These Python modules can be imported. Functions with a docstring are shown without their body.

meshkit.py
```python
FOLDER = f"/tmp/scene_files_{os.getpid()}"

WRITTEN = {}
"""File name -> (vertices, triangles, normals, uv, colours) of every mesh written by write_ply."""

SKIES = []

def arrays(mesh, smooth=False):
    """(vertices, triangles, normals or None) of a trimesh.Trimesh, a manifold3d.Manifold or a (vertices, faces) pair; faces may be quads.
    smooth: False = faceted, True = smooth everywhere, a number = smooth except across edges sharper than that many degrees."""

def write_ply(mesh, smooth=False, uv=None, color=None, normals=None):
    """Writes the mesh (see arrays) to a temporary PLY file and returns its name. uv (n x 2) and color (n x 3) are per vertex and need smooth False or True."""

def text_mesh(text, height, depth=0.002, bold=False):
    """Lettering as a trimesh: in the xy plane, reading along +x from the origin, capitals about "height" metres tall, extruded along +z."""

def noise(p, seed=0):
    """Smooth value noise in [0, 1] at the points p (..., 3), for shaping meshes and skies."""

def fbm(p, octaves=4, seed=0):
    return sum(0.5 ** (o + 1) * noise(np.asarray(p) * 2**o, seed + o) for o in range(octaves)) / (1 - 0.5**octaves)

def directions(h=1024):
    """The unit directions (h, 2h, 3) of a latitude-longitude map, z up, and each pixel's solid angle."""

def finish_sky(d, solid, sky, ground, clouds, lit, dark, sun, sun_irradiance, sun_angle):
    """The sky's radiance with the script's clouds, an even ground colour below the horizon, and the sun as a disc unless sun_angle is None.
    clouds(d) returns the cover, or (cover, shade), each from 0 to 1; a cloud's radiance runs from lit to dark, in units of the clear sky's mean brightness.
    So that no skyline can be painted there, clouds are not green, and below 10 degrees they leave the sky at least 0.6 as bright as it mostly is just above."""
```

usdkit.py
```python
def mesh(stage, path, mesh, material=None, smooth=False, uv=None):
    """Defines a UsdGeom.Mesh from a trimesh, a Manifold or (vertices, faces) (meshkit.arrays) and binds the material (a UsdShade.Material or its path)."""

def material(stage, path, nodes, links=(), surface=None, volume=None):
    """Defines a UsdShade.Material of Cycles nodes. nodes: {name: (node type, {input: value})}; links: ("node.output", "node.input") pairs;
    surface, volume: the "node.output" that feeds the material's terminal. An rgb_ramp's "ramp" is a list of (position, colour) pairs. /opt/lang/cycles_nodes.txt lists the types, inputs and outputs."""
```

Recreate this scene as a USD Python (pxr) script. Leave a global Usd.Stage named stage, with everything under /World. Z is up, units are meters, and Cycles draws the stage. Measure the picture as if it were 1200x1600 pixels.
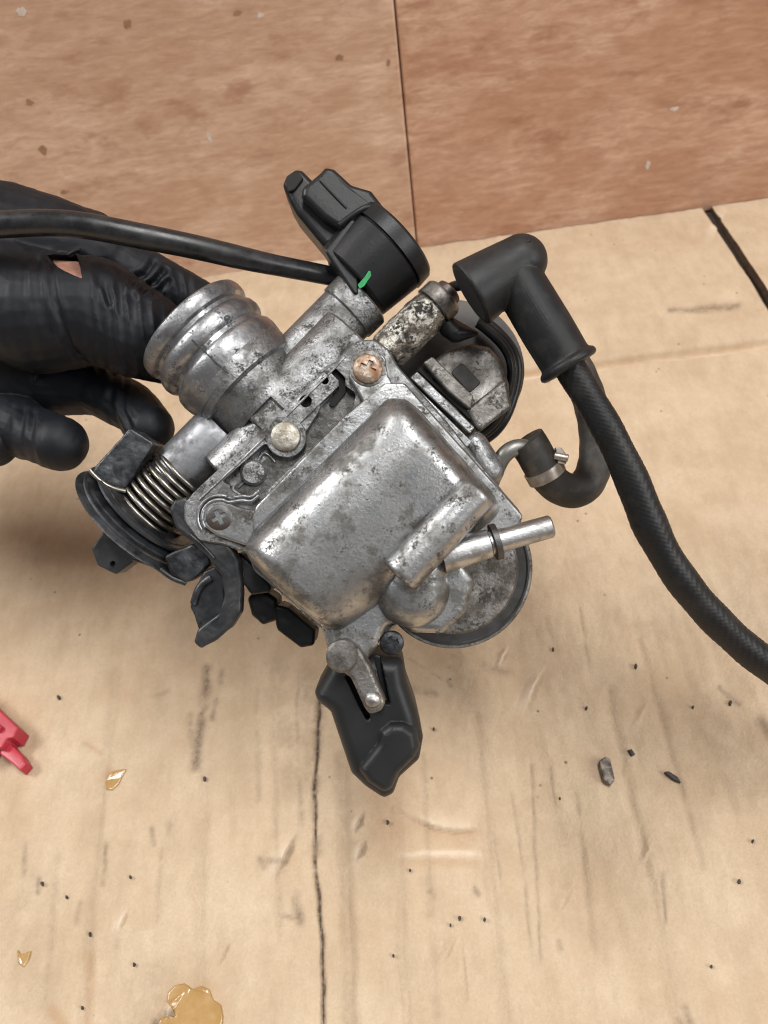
import math, random
import numpy as np, trimesh, usdkit, meshkit
import mapbox_earcut as earcut
from manifold3d import Manifold, Mesh as MMesh
from shapely.geometry import Polygon, LineString, Point
from scipy.interpolate import CubicSpline, RegularGridInterpolator
from scipy.ndimage import gaussian_filter
from pxr import Usd, UsdGeom, UsdLux, UsdShade, Gf, Sdf, Vt

random.seed(4); rng = np.random.default_rng(4)
stage = Usd.Stage.CreateInMemory()
UsdGeom.SetStageUpAxis(stage, UsdGeom.Tokens.z); UsdGeom.SetStageMetersPerUnit(stage, 1.0)
world = UsdGeom.Xform.Define(stage, '/World'); stage.SetDefaultPrim(world.GetPrim())

# ------------------------------------------------------------------ camera
CY = np.array([-120, 1500, -1200.]); CY /= np.linalg.norm(CY)
CU = np.array([-180, 970, 1200.]); CU -= CY * (CU @ CY); CU /= np.linalg.norm(CU)
CX = np.cross(CY, CU)
R = np.stack([CX, CY, CU]); CAM = np.array([0, 0, .33])          # world = R @ camera + CAM
cam = UsdGeom.Camera.Define(stage, '/World/camera')
m4 = np.eye(4); m4[:3, :3] = R.T; m4[3, :3] = CAM
cam.AddTransformOp().Set(Gf.Matrix4d(m4.tolist()))
cam.CreateHorizontalApertureAttr(24.0); cam.CreateVerticalApertureAttr(32.0); cam.CreateFocalLengthAttr(24.0)
cam.CreateFStopAttr(17.0); cam.CreateFocusDistanceAttr(0.243); cam.CreateClippingRangeAttr(Gf.Vec2f(.01, 100))
cam.CreateExposureAttr(0.56)

# ------------------------------------------------------------------ light: room ambience, ceiling tubes and an added wall fill
dome = UsdLux.DomeLight.Define(stage, '/World/room_light')
LK = '/World/Looks/'
amb = usdkit.material(stage, LK + 'room_ambience', {
    't': ('texture_coordinate', {}), 's': ('separate_xyz', {}),
    'r': ('rgb_ramp', {'ramp': [(0, (.34, .27, .20)), (.45, (.36, .32, .28)), (.6, (.34, .34, .35)), (1, (.50, .52, .55))]}),
    'm': ('map_range', {'from_min': -1, 'from_max': 1}), 'b': ('background_shader', {'strength': .27})},
    [('t.generated', 's.vector'), ('s.z', 'm.value'), ('m.result', 'r.fac'), ('r.color', 'b.color')], surface='b.background')
UsdShade.MaterialBindingAPI.Apply(dome.GetPrim()).Bind(amb)

def rect_light(name, pos, target, w, h, inten, col):
    l = UsdLux.RectLight.Define(stage, '/World/' + name)
    p, t = np.array(pos, float), np.array(target, float)
    z = (p - t) / np.linalg.norm(p - t); x = np.cross([0, 1, 0.001], z); x /= np.linalg.norm(x); y = np.cross(z, x)
    M = np.eye(4); M[0, :3], M[1, :3], M[2, :3], M[3, :3] = x, y, z, p
    l.AddTransformOp().Set(Gf.Matrix4d(M.tolist()))
    l.CreateWidthAttr(w); l.CreateHeightAttr(h); l.CreateIntensityAttr(inten); l.CreateColorAttr(Gf.Vec3f(*col))
rect_light('ceiling_lamp', (-1.22, .80, 1.40), (0, .2, .1), .45, 1.3, 20.0, (1, .985, .96))
rect_light('ceiling_lamp_001', (.30, .05, 1.9), (0, .25, .0), .3, 1.1, 17.5, (1, .985, .96))
rect_light('added_wall_fill', (2.0, -.9, 1.5), (0, .5, .1), .9, 1.3, 8.0, (1, .985, .965))  # added fill to brighten the back wall, not one of the tubes

# ------------------------------------------------------------------ helpers
used = {}
def path_for(parent, name):
    base = f'{parent}/{name}'; n = used.get(base, 0); used[base] = n + 1
    return base if n == 0 else f'{base}_{n:03d}'
origin = {}                                                        # path -> world origin of its thing
def tagp(prim, label=None, cat=None, group=None, kind=None):
    for k, v in (('label', label), ('category', cat), ('group', group), ('kind', kind)):
        if v: prim.SetCustomDataByKey(k, v)
def thing(name, label, cat, loc=(0, 0, 0), group=None, kind=None):
    p = path_for('/World', name); x = UsdGeom.Xform.Define(stage, p)
    x.AddTranslateOp().Set(Gf.Vec3d(*map(float, loc))); origin[p] = np.array(loc, float)
    tagp(x.GetPrim(), label, cat, group, kind); return p
def arr(mesh):
    if hasattr(mesh, 'to_mesh'):
        m = mesh.to_mesh(); return np.array(m.vert_properties[:, :3], float), np.array(m.tri_verts, int)
    return np.array(mesh.vertices, float), np.array(mesh.faces, int)
def F2W(v): return ((v + [0, 0, -250.]) / 1000.) @ R.T + CAM       # working frame (mm, x right, y up, z to the viewer) -> world
def put(name, mesh, mat, parent=None, smooth=38, frame='F', label=None, cat=None, group=None, kind=None, attrs=None):
    v, f = arr(mesh)
    if frame == 'F': v = F2W(v)
    if parent is None:
        p = path_for('/World', name); o = np.array([v[:, 0].mean(), v[:, 1].mean(), v[:, 2].min()]); origin[p] = o
    else:
        p = path_for(parent, name); o = origin[parent]; origin[p] = o
    m = usdkit.mesh(stage, p, trimesh.Trimesh(v - o, f, process=False), LK + mat, smooth=smooth)
    if parent is None: m.AddTranslateOp().Set(Gf.Vec3d(*map(float, o)))
    for k, a in (attrs or {}).items():
        UsdGeom.PrimvarsAPI(m).CreatePrimvar(k, Sdf.ValueTypeNames.FloatArray, 'vertex').Set(Vt.FloatArray.FromNumpy(a.astype(np.float32)))
    tagp(m.GetPrim(), label, cat, group, kind); return p

def k(z): return (250 - z) / 1200.
def P(x, y, z=0.): return np.array([(x - 600) * k(z), -(y - 800) * k(z), z])
def nrm(v): v = np.asarray(v, float); return v / np.linalg.norm(v)
def TM(v, f):
    m = trimesh.Trimesh(np.asarray(v, float), np.asarray(f, int), process=False)
    if m.volume < 0: m.invert()
    return m
def MF(m):
    if isinstance(m, Manifold): return m
    m = trimesh.Trimesh(m.vertices, m.faces, process=True)
    r = Manifold(MMesh(np.asarray(m.vertices, np.float32), np.asarray(m.faces, np.uint32)))
    if r.is_empty(): print('EMPTY manifold', r.status(), m.is_watertight)
    return r
def union(*ms):
    r = MF(ms[0])
    for m in ms[1:]: r = r + MF(m)
    return r
def tm(m): v, f = arr(m); return trimesh.Trimesh(v, f, process=False)
def frame(d):
    d = nrm(d); u = np.cross(d, [0, 0, 1] if abs(d[2]) < .9 else [0, 1, 0]); u = nrm(u); return d, u, np.cross(d, u)
def lathe(p0, d, prof, n=56):
    """closed solid of revolution: prof = [(distance along d, radius)], ends capped"""
    d, u, w = frame(d); th = np.arange(n) / n * 2 * np.pi
    ring = np.cos(th)[:, None] * u + np.sin(th)[:, None] * w
    v = [np.asarray(p0) + d * s + ring * max(r, 1e-3) for s, r in prof]; L = len(prof); f = []
    for a in range(L - 1):
        for i in range(n):
            j = (i + 1) % n; f += [[a*n+i, a*n+j, (a+1)*n+j], [a*n+i, (a+1)*n+j, (a+1)*n+i]]
    v = np.vstack(v + [[np.asarray(p0) + d * prof[0][0]], [np.asarray(p0) + d * prof[-1][0]]])
    for i in range(n):
        j = (i + 1) % n; f += [[L*n, j, i], [L*n+1, (L-1)*n+i, (L-1)*n+j]]
    return TM(v, f)
def cyl(p0, p1, r, r1=None, ch=.4, n=48):
    p0, p1 = np.asarray(p0, float), np.asarray(p1, float); L = np.linalg.norm(p1 - p0); r1 = r if r1 is None else r1
    return lathe(p0, p1 - p0, [(0, r - ch), (ch, r), (L - ch, r1), (L, r1 - ch)], n)
def spline(pts, step=.6):
    pts = np.asarray(pts, float); s = np.r_[0, np.cumsum(np.linalg.norm(np.diff(pts, axis=0), axis=1) ** .5)]
    cs = CubicSpline(s, pts, bc_type='natural'); q = cs(np.linspace(0, s[-1], 400))
    l = np.r_[0, np.cumsum(np.linalg.norm(np.diff(q, axis=0), axis=1))]; n = max(8, int(l[-1] / step))
    t = np.linspace(0, l[-1], n); return np.stack([np.interp(t, l, q[:, i]) for i in range(3)], 1), t / l[-1], t
def tube(pts, r, n=24, step=.8, relief=None, sp=True):
    """r: number or [(fraction, radius)]; relief(t_mm, theta) adds to the radius"""
    if sp: c, fr, t = spline(pts, step)
    else: c = np.asarray(pts, float); t = np.r_[0, np.cumsum(np.linalg.norm(np.diff(c, axis=0), axis=1))]; fr = t / t[-1]
    rad = np.full(len(c), r, float) if np.ndim(r) == 0 else np.interp(fr, [a for a, b in r], [b for a, b in r])
    tg = np.gradient(c, axis=0); tg /= np.linalg.norm(tg, axis=1, keepdims=True)
    _, u, w = frame(tg[0]); th = np.arange(n) / n * 2 * np.pi; v = []
    for i in range(len(c)):
        u = nrm(u - tg[i] * (u @ tg[i])); w = np.cross(tg[i], u)
        rr = rad[i] + (relief(t[i], th) if relief else 0)
        v.append(c[i] + (np.cos(th) * rr)[:, None] * u + (np.sin(th) * rr)[:, None] * w)
    L = len(c); f = []
    I = np.arange(n); J = (I + 1) % n
    for a in range(L - 1):
        f.append(np.stack([a*n+I, a*n+J, (a+1)*n+J], 1)); f.append(np.stack([a*n+I, (a+1)*n+J, (a+1)*n+I], 1))
    f.append(np.stack([np.full(n, L*n), J, I], 1)); f.append(np.stack([np.full(n, L*n+1), (L-1)*n+I, (L-1)*n+J], 1))
    return TM(np.vstack(v + [c[:1], c[-1:]]), np.vstack(f))
def hullballs(bs, sub=2):
    return Manifold.batch_hull([Manifold.sphere(r, 28).translate([float(a) for a in p]) for p, r in bs])
def rounded(pts, r):
    p = Polygon(pts)
    if not p.is_valid: p = p.buffer(0)
    return p.buffer(-r).buffer(2 * r).buffer(-r) if r > 0 else p
def loft(px, zr, layers, rnd=1.0, N=None, shear=(0, 0), mm=False):
    """solid over a rounded outline given in picture pixels at depth zr; layers = [(inset mm, z)] from back to front"""
    pts = [tuple(q) for q in px] if mm else [tuple(P(a, b, zr)[:2]) for a, b in px]
    poly = rounded(pts, rnd)
    if poly.geom_type != 'Polygon': poly = max(poly.geoms, key=lambda g: g.area)
    L = poly.exterior.length; N = N or int(np.clip(L / .7, 48, 260))
    e = poly.exterior if poly.exterior.is_ccw else poly.reverse().exterior
    base = np.array([e.interpolate(i / N, normalized=True).coords[0] for i in range(N)])
    t = np.roll(base, -1, 0) - np.roll(base, 1, 0); t /= np.linalg.norm(t, axis=1, keepdims=True); inn = np.stack([-t[:, 1], t[:, 0]], 1)
    v = []
    for d, z in layers:
        if abs(d) < 1e-6: q = base
        else:
            g = poly.buffer(-d)
            if g.geom_type != 'Polygon': g = max(g.geoms, key=lambda h: h.area)
            ex = g.exterior; q = np.array([ex.interpolate(ex.project(Point(*(b + i * d)))).coords[0] for b, i in zip(base, inn)])
        q = q + (z - zr) * np.array(shear); v.append(np.c_[q, np.full(N, z)])
    f = []; I = np.arange(N); J = (I + 1) % N
    for a in range(len(layers) - 1):
        f.append(np.stack([a*N+I, a*N+J, (a+1)*N+J], 1)); f.append(np.stack([a*N+I, (a+1)*N+J, (a+1)*N+I], 1))
    top = np.asarray(earcut.triangulate_float64(base, np.array([N], np.uint32))).reshape(-1, 3).astype(int)
    q = base[top[0]]
    if (q[1] - q[0])[0] * (q[2] - q[0])[1] - (q[1] - q[0])[1] * (q[2] - q[0])[0] < 0: top = top[:, ::-1]
    f.append(top + (len(layers) - 1) * N); f.append(top[:, ::-1])
    return TM(np.vstack(v), np.vstack(f))
def fil(z0, z1, r, n=6):
    """layers for a plate from z0 to z1 whose front edge has fillet r"""
    r = min(r, z1 - z0 - .01)
    return [(0, z0)] + [(r * (1 - math.cos(a)), z1 - r + r * math.sin(a)) for a in np.linspace(0, math.pi / 2, n)]
def plate(px, z0, z1, r=.6, rnd=1.0, shear=(0, 0)): return loft(px, z1, fil(z0, z1, r), rnd, shear=shear)
def grimy(px, z0, z1, r=.8, rnd=1.0):                              # worn plate: rounded corners, slightly uneven faces
    return bumpy(soft(plate(px, z0, z1, r, rnd), .8, 6), .5, .22, 8)
def soft(m, edge=1.0, it=10):
    m = tm(MF(m).refine_to_length(edge)); trimesh.smoothing.filter_taubin(m, lamb=.5, nu=.52, iterations=it); return m
def bumpy(m, amp, scale, seed=0, edge=None):
    m = tm(MF(m).refine_to_length(edge)) if edge else (m if isinstance(m, trimesh.Trimesh) else tm(m))
    n = m.vertex_normals; m.vertices = m.vertices + n * ((meshkit.fbm(m.vertices * scale + 50, 3, seed) - .5) * 2 * amp)[:, None]; return m

# ------------------------------------------------------------------ materials
def mat(name, col, rough=.5, metal=0., col2=None, nscale=60, thr=(.4, .65), detail=6, rough2=None, bump=0., bscale=400, spots=None, spot_scale=260, spot_thr=(.58, .66), spec=.5, coat=0., sheen=0, stretch=(1, 1, 1), spot_rough=.7, spot_metal=None, sss=0):
    n = {'g': ('geometry', {}), 'mp': ('mapping', {'scale': stretch}), 'n1': ('noise_texture', {'scale': nscale, 'detail': detail, 'roughness': .65}),
         'r1': ('map_range', {'from_min': thr[0], 'from_max': thr[1], 'clamp': True}),
         'c1': ('mix_color', {'a': col, 'b': col2 or col}), 'ro': ('mix_float', {'a': rough, 'b': rough2 if rough2 is not None else rough}),
         'p': ('principled_bsdf', {'metallic': metal, 'roughness': rough, 'specular_ior_level': spec, 'coat_weight': coat, 'coat_roughness': .12, 'sheen_weight': sheen, 'subsurface_weight': sss})}
    l = [('g.position', 'mp.vector'), ('mp.vector', 'n1.vector'), ('n1.fac', 'r1.value'), ('r1.result', 'c1.fac'), ('r1.result', 'ro.fac')]
    cout, rout = 'c1.result', 'ro.result'
    if spots:
        n |= {'n2': ('noise_texture', {'scale': spot_scale, 'detail': 4, 'roughness': .6}), 'na': ('math', {'math_type': 'multiply_add', 'value2': .5}), 'nb': ('noise_texture', {'scale': spot_scale * .17, 'detail': 3}), 'nc': ('math', {'math_type': 'multiply', 'value2': .5}), 'r2': ('map_range', {'from_min': spot_thr[0], 'from_max': spot_thr[1], 'clamp': True}),
              'c2': ('mix_color', {'b': spots}), 'ro2': ('mix_float', {'b': spot_rough})}
        l += [('mp.vector', 'n2.vector'), ('mp.vector', 'nb.vector'), ('nb.fac', 'nc.value1'), ('n2.fac', 'na.value1'), ('nc.value', 'na.value3'), ('na.value', 'r2.value'), ('r2.result', 'c2.fac'), (cout, 'c2.a'), ('r2.result', 'ro2.fac'), (rout, 'ro2.a')]
        cout, rout = 'c2.result', 'ro2.result'
        if spot_metal is not None:
            n['me'] = ('mix_float', {'a': metal, 'b': spot_metal}); l += [('r2.result', 'me.fac'), ('me.result', 'p.metallic')]
    if bump:
        n |= {'n3': ('noise_texture', {'scale': bscale, 'detail': 5, 'roughness': .6}), 'b': ('bump', {'strength': 1.0, 'distance': bump})}
        l += [('mp.vector', 'n3.vector'), ('n3.fac', 'b.height'), ('b.normal', 'p.normal')]
    l += [(cout, 'p.base_color'), (rout, 'p.roughness')]
    return usdkit.material(stage, LK + name, n, l, surface='p.BSDF')
mat('cast_aluminium', (.35, .355, .36), .38, 1., (.14, .138, .132), 130, (.42, .63), rough2=.6, bump=.00022, bscale=900, spots=(.05, .046, .042), spot_scale=1300, spot_thr=(.50, .61), spot_metal=.4)
mat('bowl_aluminium', (.43, .435, .44), .33, 1., (.15, .146, .138), 105, (.43, .61), rough2=.58, bump=.00009, bscale=1000, spots=(.06, .056, .05), spot_scale=1300, spot_thr=(.515, .64), spot_metal=.5)
mat('machined_aluminium', (.45, .455, .47), .34, 1., (.18, .18, .185), 150, (.40, .62), rough2=.52, bump=.00012, bscale=900, spots=(.06, .06, .065), spot_scale=1100, spot_thr=(.54, .62), spot_metal=.4)
mat('stained_aluminium', (.29, .278, .265), .44, 1., (.12, .108, .095), 110, (.38, .62), rough2=.6, bump=.0002, bscale=800, spots=(.05, .045, .04), spot_scale=900, spot_thr=(.52, .62), spot_metal=.4)
mat('corroded_aluminium', (.62, .60, .54), .36, 1., (.14, .12, .10), 210, (.44, .58), rough2=.6, bump=.0016, bscale=420, spots=(.03, .027, .022), spot_scale=700, spot_thr=(.52, .57), spot_metal=.3)
mat('pale_casting', (.30, .305, .32), .46, 1., (.13, .13, .135), 150, (.42, .62), rough2=.6, bump=.00008, bscale=600)
mat('bright_pipe', (.50, .50, .50), .36, 1., (.28, .275, .27), 200, (.42, .62), rough2=.5, bump=.00012, bscale=1200)
mat('rusty_screw', (.40, .33, .27), .45, .9, (.30, .17, .10), 260, (.4, .6), rough2=.6, bump=.0002, bscale=900, spots=(.16, .08, .045), spot_scale=420, spot_thr=(.52, .62), spot_metal=.3)
mat('dark_screw', (.10, .10, .10), .45, .8, (.12, .075, .06), 200, (.45, .6), bump=.0001, bscale=900)
mat('plug_metal', (.52, .49, .44), .4, .9, (.26, .23, .18), 230, (.4, .6), rough2=.6, bump=.0003, bscale=600)
mat('spring_steel', (.36, .34, .30), .36, 1., (.22, .2, .17), 200)
mat('dark_steel', (.085, .09, .098), .42, .8, (.03, .031, .034), 170, (.4, .6), bump=.0002, bscale=500, spots=(.24, .24, .25), spot_scale=330, spot_thr=(.64, .72))
mat('black_bracket', (0.0122, 0.0136, 0.0156), .42, .1, (0.0374, 0.0374, 0.0394), 130, bump=.00008, bscale=600)
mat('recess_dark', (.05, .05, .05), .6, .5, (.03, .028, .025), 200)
mat('dark_recess_metal', (.16, .155, .15), .45, .8, (.06, .057, .052), 200, (.4, .62), rough2=.6, bump=.0003, bscale=600)
mat('hole_black', (.006, .006, .006), .8)  # flat black painted in for the dark inside holes
mat('black_plastic', (0.0070, 0.0075, 0.0087), .42, 0, (0.0104, 0.0110, 0.0122), 150, bump=.00006, bscale=900, spec=.35)
mat('cap_plastic', (0.0093, 0.0099, 0.0110), .48, 0, (0.0139, 0.0139, 0.0150), 90, bump=.00004, bscale=900, spec=.35)
mat('boot_rubber', (0.0081, 0.0087, 0.0099), .46, 0, (0.0231, 0.0219, 0.0202), 110, (.46, .72), rough2=.66, bump=.00006, bscale=700, spec=.35)
mat('hose_rubber', (.022, .020, .018), .6, 0, (.085, .066, .048), 110, (.46, .68), bump=.00012, bscale=600)
mat('cable_rubber', (.009, .009, .010), .26, 0, (.02, .02, .021), 120, rough2=.42, bump=.00003, bscale=500)
mat('braid_rubber', (0.0064, 0.0064, 0.0070), .48, 0, (0.0208, 0.0196, 0.0185), 90, (.5, .75), bump=.00003, bscale=900, spec=.35)
mat('lid_plastic', (.085, .075, .066), .4, 0, (.035, .032, .03), 80)
mat('grey_pipe', (.24, .24, .225), .42, .8, (.16, .155, .14), 150)
mat('clamp_steel', (.5, .46, .42), .45, .9, (.3, .26, .22), 200)
mat('green_paint', (.02, .33, .10), .5, 0, (.03, .20, .08), 500)
mat('glove_nitrile', (.0055, .0066, .0095), .52, 0, (.0075, .0085, .0115), 60, rough2=.6, bump=.00012, bscale=260, spec=.27)
mat('skin', (.52, .26, .19), .5, 0, (.62, .34, .26), 220, bump=.0002, bscale=500, sss=.0)
mat('red_plastic', (.36, .022, .042), .4, 0, (.42, .03, .05), 60, bump=.00006, bscale=500)
mat('debris_dark', (.02, .018, .016), .6, 0, (.05, .04, .035), 300)
mat('debris_grey', (.26, .22, .18), .5, .2, (.06, .05, .045), 330, (.42, .58))
mat('oil', (.36, .215, .08), .06, 0, (.42, .27, .12), 150, spec=.5)
mat('gap_dark', (.03, .02, .014), .9, 0, (.06, .04, .03), 100)
mat('sheet_edge', (.16, .10, .06), .85, 0, (.07, .045, .03), 180)

def cardboard(name, base, base2):
    usdkit.material(stage, LK + name, {
        'g': ('geometry', {}), 'm1': ('mapping', {'scale': (1, .4, 1)}),
        'n1': ('noise_texture', {'scale': 24, 'detail': 7, 'roughness': .68}), 'n2': ('noise_texture', {'scale': 90, 'detail': 6, 'roughness': .7}),
        'n4': ('noise_texture', {'scale': 900, 'detail': 3, 'roughness': .7}),
        'r1': ('map_range', {'from_min': .35, 'from_max': .65, 'clamp': True}), 'r2': ('map_range', {'from_min': .45, 'from_max': .75, 'clamp': True}), 'r4': ('map_range', {'from_min': .3, 'from_max': .7, 'to_min': .0, 'to_max': .3, 'clamp': True}),
        'c1': ('mix_color', {'a': base, 'b': base2}), 'c2': ('mix_color', {'b': tuple(np.array(base) * .84)}), 'f2': ('math', {'math_type': 'multiply', 'value2': .6}),
        'c4': ('mix_color', {'b': tuple(np.array(base) * .72)}),
        'd': ('attribute', {'attribute': 'dirt'}), 'nd': ('noise_texture', {'scale': 420, 'detail': 4, 'roughness': .7}), 'rd': ('map_range', {'from_min': .25, 'from_max': .7, 'to_min': .35, 'to_max': 1.25, 'clamp': True}),
        'fd': ('math', {'math_type': 'multiply', 'use_clamp': True}), 'c3': ('mix_color', {'b': (.095, .068, .048)}),
        'wn': ('attribute', {'attribute': 'worn'}), 'c7': ('mix_color', {'b': (.80, .67, .52)}), 'o': ('attribute', {'attribute': 'damp_shade'}), 'c5': ('mix_color', {'b': (.34, .17, .07)}),
        'v': ('voronoi_texture', {'scale': 85, 'randomness': 1}), 'vr': ('map_range', {'from_min': .035, 'from_max': .075, 'to_min': .75, 'to_max': 0, 'clamp': True}), 'c6': ('mix_color', {'b': (.06, .045, .035)}), 'vn': ('noise_texture', {'scale': 30, 'detail': 2}), 'vt': ('map_range', {'from_min': .5, 'from_max': .56, 'clamp': True}), 'vm': ('math', {'math_type': 'multiply'}),
        'b': ('bump', {'distance': .0009, 'strength': .5}), 'p': ('principled_bsdf', {'roughness': .82, 'specular_ior_level': .25})},
        [('g.position', 'm1.vector'), ('m1.vector', 'n2.vector'), ('g.position', 'n1.vector'), ('g.position', 'n4.vector'), ('n1.fac', 'r1.value'), ('n2.fac', 'r2.value'), ('n4.fac', 'r4.value'),
         ('r1.result', 'c1.fac'), ('r2.result', 'f2.value1'), ('f2.value', 'c2.fac'), ('c1.result', 'c2.a'), ('c2.result', 'c4.a'), ('r4.result', 'c4.fac'),
         ('g.position', 'nd.vector'), ('nd.fac', 'rd.value'), ('d.fac', 'fd.value1'), ('rd.result', 'fd.value2'), ('o.fac', 'c5.fac'), ('c4.result', 'c5.a'), ('wn.fac', 'c7.fac'), ('c5.result', 'c7.a'), ('c7.result', 'c3.a'), ('fd.value', 'c3.fac'),
         ('g.position', 'v.vector'), ('v.distance', 'vr.value'), ('g.position', 'vn.vector'), ('vn.fac', 'vt.value'), ('vr.result', 'vm.value1'), ('vt.result', 'vm.value2'), ('vm.value', 'c6.fac'), ('c3.result', 'c6.a'),
         ('c6.result', 'p.base_color'), ('n4.fac', 'b.height'), ('b.normal', 'p.normal')], surface='p.BSDF')
cardboard('cardboard', (.475, .35, .23), (.59, .465, .33))
def plywood(name, a, b, c, fl):
    usdkit.material(stage, LK + name, {
        'g': ('geometry', {}), 'm1': ('mapping', {'scale': (.26, 1, 1)}), 'm2': ('mapping', {'scale': (.5, 1, 1), 'rotation': (0, .12, 0)}),
        'n0': ('noise_texture', {'scale': 26, 'detail': 7, 'roughness': .6, 'distortion': .6}), 'n1': ('noise_texture', {'scale': 150, 'detail': 8, 'roughness': .7, 'distortion': .5}), 'n2': ('noise_texture', {'scale': 60, 'detail': 4, 'roughness': .6}), 'n3': ('noise_texture', {'scale': 420, 'detail': 4, 'roughness': .65}),
        'r0': ('map_range', {'from_min': .40, 'from_max': .60, 'clamp': True}), 'r1': ('map_range', {'from_min': .38, 'from_max': .66, 'clamp': True}),
        'r2': ('map_range', {'from_min': .57, 'from_max': .72, 'clamp': True, 'to_max': .7}), 'r3': ('map_range', {'from_min': .3, 'from_max': .7, 'to_max': .4, 'clamp': True}),
        'c0': ('mix_color', {'a': a, 'b': b}), 'c1': ('mix_color', {'b': c}), 'f1': ('math', {'math_type': 'multiply', 'value2': .7}), 'c2': ('mix_color', {'b': fl}), 'c3': ('mix_color', {'b': tuple(np.array(c) * .8)}),
        'bu': ('bump', {'distance': .0004, 'strength': .5}), 'p': ('principled_bsdf', {'roughness': .6, 'specular_ior_level': .35})},
        [('g.position', 'm1.vector'), ('g.position', 'm2.vector'), ('m2.vector', 'n0.vector'), ('m1.vector', 'n1.vector'), ('m2.vector', 'n2.vector'), ('m1.vector', 'n3.vector'),
         ('n0.fac', 'r0.value'), ('n1.fac', 'r1.value'), ('n2.fac', 'r2.value'), ('n3.fac', 'r3.value'), ('r0.result', 'c0.fac'), ('c0.result', 'c1.a'), ('r1.result', 'f1.value1'), ('f1.value', 'c1.fac'),
         ('c1.result', 'c2.a'), ('r2.result', 'c2.fac'), ('c2.result', 'c3.a'), ('r3.result', 'c3.fac'), ('c3.result', 'p.base_color'), ('n3.fac', 'bu.height'), ('bu.normal', 'p.normal')], surface='p.BSDF')
plywood('plywood_tan', (.585, .39, .275), (.73, .53, .40), (.44, .255, .165), (.34, .17, .10))
plywood('plywood_red', (.54, .32, .21), (.68, .46, .33), (.37, .18, .105), (.31, .14, .075))
mat('worn_white', (.62, .55, .48), .7, 0, (.5, .42, .36), 300)
mat('knot_dark', (.27, .15, .09), .7, 0, (.36, .2, .125), 300)

# ------------------------------------------------------------------ setting: floor, plywood back wall
def wbox(x0, x1, y0, y1, z0, z1, bev=0.0):
    b = trimesh.creation.box(bounds=[[x0, y0, z0], [x1, y1, z1]])
    if bev:
        M = Manifold.batch_hull([Manifold.sphere(bev, 12).translate([x, y, z]) for x in (x0+bev, x1-bev) for y in (y0+bev, y1-bev) for z in (z0+bev, z1-bev)]); b = tm(M)
    return b
def pix(w):                                                        # world -> picture pixel
    c = (np.asarray(w) - CAM) @ R; return np.stack([600 - c[..., 0] / c[..., 2] * 1200, 800 + c[..., 1] / c[..., 2] * 1200], -1)
def on(x, y, plane, val):
    d = R @ np.array([(x - 600) / 1200, -(y - 800) / 1200, -1]); ax = 'xyz'.index(plane); return CAM + d * ((val - CAM[ax]) / d[ax])
WY = .5125
put('floor', wbox(-1.6, 1.6, -1.2, WY, -.05, -.0048), 'gap_dark', frame='W', smooth=False, kind='structure')
wall = put('wall', wbox(-1.6, 1.6, WY + .0135, WY + .06, -.05, .9), 'gap_dark', frame='W', smooth=False, kind='structure')
put('plywood_panel', wbox(-1.55, .0184, WY, WY + .012, -.0046, .62, .0015), 'plywood_tan', wall, frame='W', label='paler tan plywood panel left of the upright seam')
put('plywood_panel', wbox(.0192, 1.55, WY + .0006, WY + .0126, -.0046, .62, .0015), 'plywood_red', wall, frame='W', label='redder brown plywood panel right of the upright seam')
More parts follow.
